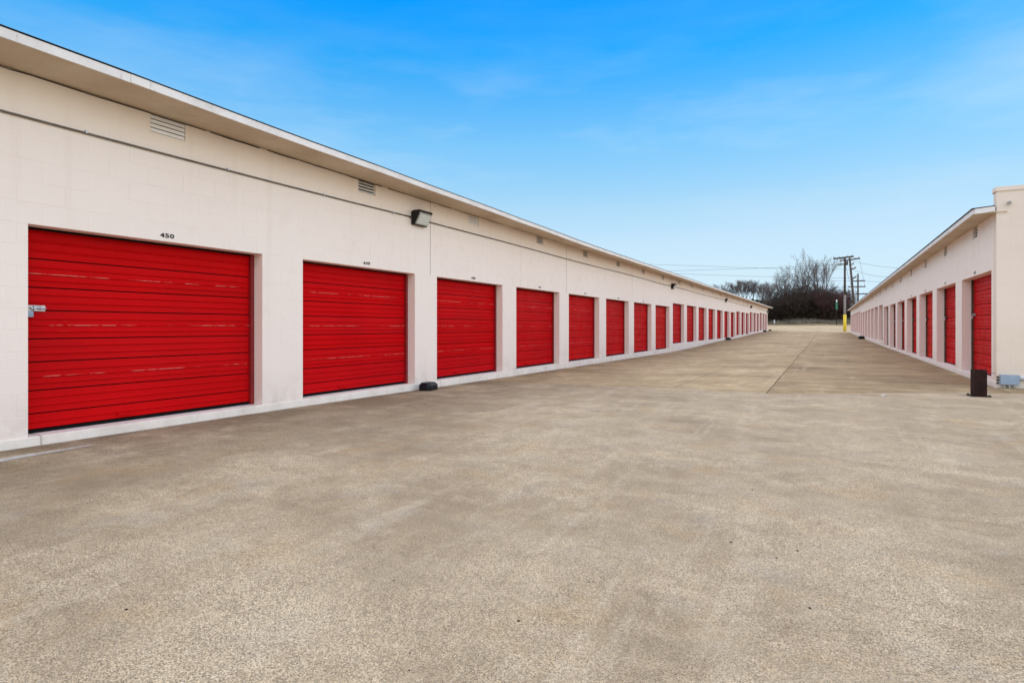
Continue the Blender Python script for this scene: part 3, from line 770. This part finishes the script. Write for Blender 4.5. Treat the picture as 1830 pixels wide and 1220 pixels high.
def wire(pts, t, label, r=.017):
    P = [at(u, v, t+dt) for u, v, dt in pts]
    out = []
    for i in range(len(P)-1):
        for k in range(8): out.append(P[i].lerp(P[i+1], k/8))
    out.append(P[-1])
    # soften the corners
    for _ in range(12):
        out = [out[0]] + [(out[i-1]+out[i]*2+out[i+1])/4 for i in range(1, len(out)-1)] + [out[-1]]
    o = out[0].copy()
    q = MB().tube([p-o for p in out], r, 5, cap=False).build('power_line', M['wire'], None, o)
    tag(q, label, 'power line', 'overhead power lines beyond the buildings')
WIRES = [
 ([(1130, 487, 0), (1213, 483.5, 0), (1340, 479.8, 0), (1420, 477, 0), (1498, 472.5, 0)], 91, 'upper power line reaching the yellow sleeved pole from the left'),
 ([(1150, 472, 0), (1270, 475.8, 0), (1330, 478.2, 0), (1420, 481, 0), (1520, 481, 0)], 100, 'power line crossing just below the upper one at left'),
 ([(1130, 485, 0), (1215, 489, 0), (1300, 492.5, 0), (1390, 495, 0), (1524, 497, 0)], 100, 'lowest long power line above the left roofline'),
 ([(1500, 462, 0), (1560, 474.5, 0), (1600, 479, 0), (1660, 482, 0)], 99, 'topmost power line right of the poles'),
 ([(1524, 482, 0), (1560, 493.5, 0), (1590, 495, 0), (1660, 495, 0)], 100, 'middle power line right of the poles'),
 ([(1380, 499, 0), (1440, 502, 0), (1525, 502, 0), (1546, 502, 0), (1580, 504.5, 0), (1640, 508, 0)], 118, 'power line at the upper crossarm of the farther pole'),
 ([(1400, 520, 0), (1470, 518, 0), (1517, 511, 0)], 118, 'power line dropping left from the lower crossarm of the farther pole'),
 ([(1300, 515, 0), (1356, 513, 0), (1440, 524, 0), (1512, 526, 0)], 150, 'thin power line just above the thicket top'),
 ([(1511, 472, 0), (1516, 495, 0), (1522, 512, 0)], 92, 'slack cable hanging between the two nearest poles'),
 ([(1536, 462, 0), (1540, 482, 0), (1546, 512, 0)], 104, 'slack cable dropping right of the leaning pole'),
]
for p, t, l in WIRES: wire(p, t, l)

# sign, marker post, white shed
p = at(1495, 545, 129); z0 = G(p.x, p.y)
r = empty('road_sign', (p.x, p.y, z0), R(25)); tag(r, 'green sign panel on a post in front of the dark thicket', 'sign')
MB().tube([(0, 0, 0), (0, 0, p.z+1.1-z0)], .06, 8).build('post', M['bronze'], r)
MB().box(-.19, .19, -.08, -.062, p.z-.9-z0, p.z+.55-z0).build('panel', M['green'], r)
MB().box(-.12, .12, -.08, -.062, p.z+.6-z0, p.z+1.05-z0).build('top_panel', M['white'], r)
p = at(1384, 570, 137); z0 = G(p.x, p.y)
r = empty('marker_post', (p.x, p.y, z0)); tag(r, 'small pale marker post in the grass across the road', 'marker post')
MB().tube([(0, 0, 0), (0, 0, .75), (0, 0, .9)], [.14, .12, .05], 8).build('post', M['white'], r)
MB().tube([(0, 0, .55), (0, 0, .65)], .16, 8).build('band', M['galv'], r)
p = at(1336, 543, 143); z0 = G(p.x, p.y)
r = empty('white_shed', (p.x, p.y, z0), R(10)); tag(r, 'white metal shed showing over the far end of the left roofline', 'shed')
h = p.z-z0
MB().box(-3, 3.4, -2, 2, 0, h-.5).build('wall', M['white'], r); MB().prism([(-3.2, h-.49), (3.6, h-.49), (.3, h)], -2.2, 2.2).build('roof', M['ventwhite'], r)
MB().box(-1.6, .8, -2.03, -2.005, 0, 2.6).build('door', M['galv'], r)

# ------------------------------------------------------------------ vegetation
M['bark'] = simple('grey_brown_bark', (.105, .085, .072), .95, var=.3, scale=2, spec=.1)
M['twig'] = simple('bare_twigs', (.135, .108, .098), .95, var=.25, scale=1.2, spec=.1)
M['thicket'] = simple('thicket_twigs', (.060, .043, .034), .95, var=.35, scale=.6, spec=.1)
M['redtwig'] = simple('reddish_twigs', (.10, .05, .045), .95, var=.3, scale=.6, spec=.1)
M['deadleaf'] = simple('dead_leaves', (.045, .033, .020), .95, var=.5, scale=.9, spec=.1)
M['needle'] = simple('conifer_needles', (.022, .032, .018), .95, var=.3, scale=2, spec=.1)
M['straw'] = simple('dry_grass_blades', (.22, .19, .125), .95, var=.4, scale=.5, spec=.1)
M['greygrass'] = simple('grey_weed_stems', (.17, .16, .13), .95, var=.4, scale=.5, spec=.1)
def limb(mb, p, d, L, r0, r1, nseg, rnd, wob, trop):
    pts = [p.copy()]; dd = d.copy()
    for k in range(nseg):
        dd = (dd + Vector((rnd.uniform(-wob, wob), rnd.uniform(-wob, wob), rnd.uniform(-wob, wob)*.6 + trop))).normalized()
        pts.append(pts[-1]+dd*(L/nseg))
    rr = [r0+(r1-r0)*k/nseg for k in range(nseg+1)]
    mb.tube(pts, rr, 3 if r0 < .12 else 6, cap=False)
    return pts, rr, dd
def perp(d, ang, az):
    u = d.orthogonal().normalized(); v_ = d.cross(u)
    return (d*math.cos(ang) + (u*math.cos(az)+v_*math.sin(az))*math.sin(ang)).normalized()
def grow(mb, p, d, L, r, lev, spec, rnd):
    n, frac, ang, nseg, wob, trop = spec[lev]
    pts, rr, dd = limb(mb, p, d, L, r, r*.45, nseg, rnd, wob, trop)
    if lev+1 >= len(spec): return
    cnt = max(1, int(round(n*rnd.uniform(.8, 1.2))))
    for i in range(cnt):
        k = .22+.78*(i+rnd.random()*.8)/cnt; k = min(k, .999)
        f_ = k*nseg; j = int(f_); q_ = pts[j].lerp(pts[min(j+1, nseg)], f_-j)
        seg = (pts[min(j+1, nseg)]-pts[j]).normalized()
        nd = perp(seg, R(ang)*rnd.uniform(.65, 1.3), rnd.uniform(0, 6.283))
        grow(mb, q_, nd, L*frac*rnd.uniform(.75, 1.2)*(1.15-.4*k), max(.020, rr[j]*.55), lev+1, spec, rnd)
def bare_tree(loc, H, seed, label, leaders=4, lean=12, name='bare_tree', group=None, trunk_frac=.2, fine=5):
    rnd = random.Random(seed)
    r = empty(name, loc); tag(r, label, 'tree', group)
    tm = MB(); r0 = H*.017
    pts, rr, dd = limb(tm, Vector((0, 0, -.2)), Vector((0, 0, 1)), H*trunk_frac, r0, r0*.8, 3, rnd, .05, .1)
    tm.build('trunk', M['bark'], r, smooth=True)
    cm_ = MB(); spec = [(8, .5, 27, 6, .07, .045), (7, .5, 30, 4, .12, .07), (fine, .5, 34, 3, .18, .05), (0, .55, 36, 2, .2, .03)]
    a0 = rnd.uniform(0, 6.28)
    for i in range(leaders):
        d = perp(Vector((0, 0, 1)), R(lean)*rnd.uniform(.6, 1.35), a0+6.283*i/leaders+rnd.uniform(-.4, .4))
        grow(cm_, pts[-1]-Vector((0, 0, rnd.uniform(0, .12)*H*trunk_frac)), d, H*(1-trunk_frac)*rnd.uniform(.80, 1.0), r0*.6, 0, spec, rnd)
    cm_.build('crown', M['twig'], r)
    return r
def base_at(u, t):
    p = at(u, 570, t); return (p.x, p.y, G(p.x, p.y))
def hgt(u, v, t):
    p = at(u, v, t); return p.z-G(p.x, p.y)
bare_tree(base_at(1436, 163), hgt(1436, 476, 163), 11, 'tall bare tree with a full crown, left of the two tallest', 4, 19, fine=5)
bare_tree(base_at(1463, 165), hgt(1464, 472, 165), 23, 'tallest bare tree, right of the pair above the thicket', 4, 20, fine=5)
bare_tree(base_at(1401, 160), hgt(1401, 498, 160), 31, 'slender bare tree left of the two tallest trees', 4, 13, fine=4)
bare_tree(base_at(1417, 166), hgt(1417, 503, 166), 37, 'shorter bare tree between the slender one and the two tallest', 4, 16, fine=4)
bare_tree(base_at(1387, 157), hgt(1387, 512, 157), 41, 'low bare tree at the left shoulder of the thicket', 4, 20, fine=4)
bare_tree(base_at(1369, 168), hgt(1369, 515, 168), 43, 'bare tree behind the thin distant pole', 4, 22, fine=4)
# distant rise with a line of bare trees
hc = at(1320, 540, 262)
vv = []; ff = []; nxh, nyh = 24, 10
for j in range(nyh+1):
    for i in range(nxh+1):
        a_, b_ = i/nxh*2-1, j/nyh*2-1
        x = hc.x-8+a_*62; y = 268+b_*36; z = 3 + 10.2*max(0, 1-a_*a_)**.6*max(0, 1-b_*b_)**.8 + .3*math.sin(i*1.7)*math.cos(j)
        vv.append((x, y, z))
for j in range(nyh):
    for i in range(nxh): ff.append((j*(nxh+1)+i, j*(nxh+1)+i+1, (j+1)*(nxh+1)+i+1, (j+1)*(nxh+1)+i))
tag(link(bpy.data.objects.new('hill', mesh_from('hill', vv, ff, M['grassland'], True))), kind='structure')
proto = bare_tree((hc.x, 266, 12.6), 7.0, 53, 'small bare tree in the distant row above the left roofline', 5, 20, fine=3, group='bare trees on the distant rise')
rnd = random.Random(5)
for k, (u, v_) in enumerate([(1287, 510), (1306, 507), (1314, 512), (1321, 504), (1328, 503), (1334, 505), (1341, 508), (1347, 504), (1353, 512), (1297, 516), (1362, 508), (1376, 510)]):
    o = proto if k == 0 else copy_tree(proto)
    p = at(u, v_, 262+rnd.uniform(-3, 10)); zb = 12.2
    o.location = (p.x, p.y, zb); s_ = max(.45, (p.z-zb)/7.0); o.scale = (s_*1.05, s_*1.05, s_); o.rotation_euler = (0, 0, rnd.uniform(0, 6.28))
# conifers over the far roofline
def conifer(loc, H, seed, label):
    rnd = random.Random(seed); r = empty('conifer', loc); tag(r, label, 'tree', 'dark conifers behind the left roofline')
    MB().tube([(0, 0, -.1), (0, 0, H*.97)], [H*.02, .02], 6).build('trunk', M['bark'], r)
    V = []; F = []
    for i in range(1500):
        k = rnd.random()**.75; z = H*(.04+.96*k); rad = (1-k)*H*.22*rnd.uniform(.25, 1.12)+.05; a = rnd.uniform(0, 6.283)
        c_ = Vector((rad*math.cos(a), rad*math.sin(a), z-rad*.25)); t_ = Vector((math.cos(a), math.sin(a), -.3)).normalized()*rnd.uniform(.2, .5); s2 = Vector((-math.sin(a), math.cos(a), rnd.uniform(-.4, .4)))*rnd.uniform(.06, .14)
        b = len(V); V += [tuple(c_-s2-t_*.4), tuple(c_+s2-t_*.4), tuple(c_+t_)]; F.append((b, b+1, b+2))
    link(bpy.data.objects.new('crown', mesh_from('crown', V, F, M['needle'])), r)
for u, v_, t, s_, l in ((1336, 538, 170, 1, 'leftmost dark conifer over the left roofline'), (1345, 533, 172, 2, 'tallest dark conifer over the left roofline'), (1353, 535, 174, 3, 'dark conifer just left of the white shed roof'), (1361, 536, 171, 4, 'dark conifer just behind the white shed roof')):
    conifer(base_at(u, t), hgt(u, v_, t), s_, l)
# thicket
def thicket_meshes(seed, H, Wd, twig):
    rnd = random.Random(seed); mb = MB()
    spec = [(8, .5, 32, 4, .16, .04), (6, .5, 42, 3, .22, .03), (5, .5, 42, 2, .22, .02), (0, .5, 40, 1, .2, 0)]
    for i in range(11):
        a = rnd.uniform(0, 6.28); rad = Wd*.35*math.sqrt(rnd.random())
        d = perp(Vector((0, 0, 1)), R(rnd.uniform(2, 24)), a)
        grow(mb, Vector((rad*math.cos(a), rad*math.sin(a), -.2)), d, H*rnd.uniform(.62, 1.0), .075, 0, spec, rnd)
    m = mb.mesh('stems', twig)
    V = []; F = []
    for i in range(2600):
        k = rnd.random()**.9; a = rnd.uniform(0, 6.28); rr = Wd*.5*math.sqrt(rnd.random())*(1-.45*k*k)
        c_ = Vector((rr*math.cos(a), rr*math.sin(a), H*.86*k*(1-.35*(rr/Wd*2)**2)))
        e1 = Vector((rnd.gauss(0, 1), rnd.gauss(0, 1), rnd.gauss(0, 1))).normalized()*rnd.uniform(.10, .28); e2 = Vector((rnd.gauss(0, 1), rnd.gauss(0, 1), rnd.gauss(0, 1))).normalized()*rnd.uniform(.08, .2)
        b = len(V); V += [tuple(c_-e1), tuple(c_+e2), tuple(c_+e1), tuple(c_-e2)]; F.append((b, b+1, b+2, b+3))
    return m, mesh_from('dead_leaves', V, F, M['deadleaf'])
TK = [thicket_meshes(71, 10, 7.5, M['thicket']), thicket_meshes(72, 10, 7.5, M['thicket']), thicket_meshes(73, 10, 7.5, M['redtwig'])]
rnd = random.Random(9)
spots = []
for row, (t, us) in enumerate(((146, (1379, 1395, 1411, 1427, 1443, 1459, 1475, 1490)), (152, (1372, 1388, 1404, 1420, 1436, 1452, 1468, 1484, 1496)), (158, (1380, 1398, 1416, 1434, 1450, 1466, 1482, 1494)))):
    for u in us:
        top = lerp_tab([(1365, 540), (1378, 524), (1395, 512), (1412, 504), (1440, 500), (1475, 499), (1492, 501), (1499, 510), (1504, 530)], u) + 4 + rnd.uniform(-2, 6) + (2-row)*3 - (5 if u > 1470 else 0)
        spots.append((u+rnd.uniform(-3, 3), t+rnd.uniform(-2, 2), top, 2 if u > 1470 else rnd.choice((0, 1))))
for u, t, v_, k in spots + [(1508, 165, 545, 0), (1520, 170, 540, 2), (1532, 168, 541, 0), (1545, 172, 538, 2), (1558, 170, 536, 0), (1572, 175, 538, 1), (1356, 160, 545, 0), (1340, 165, 548, 1)]:
    x, y, z = base_at(u, t); H = hgt(u, v_, t)
    r = empty('thicket_shrub', (x, y, z), rnd.uniform(0, 6.28)); s_ = H/13.0
    r.scale = (max(.72, min(1.0, s_*1.25)),)*2 + (s_,)
    side = u > 1505
    tag(r, 'dark leafless shrub of the low treeline right of the poles' if side else ('dark leafless shrub low behind the far end of the left building' if u < 1362 else 'dark leafless shrub in the dense thicket under the tall bare trees'), 'shrub', 'shrubs of the low treeline' if side else ('shrubs behind the left building' if u < 1362 else 'shrubs of the dense thicket'))
    link(bpy.data.objects.new('stems', TK[k][0]), r); link(bpy.data.objects.new('dead_leaves', TK[k][1]), r)
# rough grass and weeds on the far verge
V = []; F = []; V2 = []; F2 = []
rnd = random.Random(12)
for i in range(5200):
    t = 135.2+16*rnd.random()**1.4; x = rnd.uniform(-30, 16); z = G(x, t)-.06
    hh = rnd.uniform(.25, .7)*(1.0 + .9*max(0, math.sin(x*.35+t*.2)))*(.7+.035*(t-135))
    VV, FF = (V, F) if rnd.random() < .6 else (V2, F2)
    for k in range(5):
        a = rnd.uniform(0, 6.28); w_ = .05; b = len(VV); lx, ly = rnd.gauss(0, .25)*hh, rnd.gauss(0, .25)*hh
        VV += [(x+w_*math.cos(a), t+w_*math.sin(a), z), (x-w_*math.cos(a), t-w_*math.sin(a), z), (x+lx, t+ly, z+hh)]; FF.append((b, b+1, b+2))
tag(link(bpy.data.objects.new('rough_grass', mesh_from('rough_grass', V, F, M['straw']))), 'dry rough grass on the bank across the road', 'grass', kind='stuff')
tag(link(bpy.data.objects.new('weeds', mesh_from('weeds', V2, F2, M['greygrass']))), 'grey dead weeds on the bank across the road', 'weeds', kind='stuff')
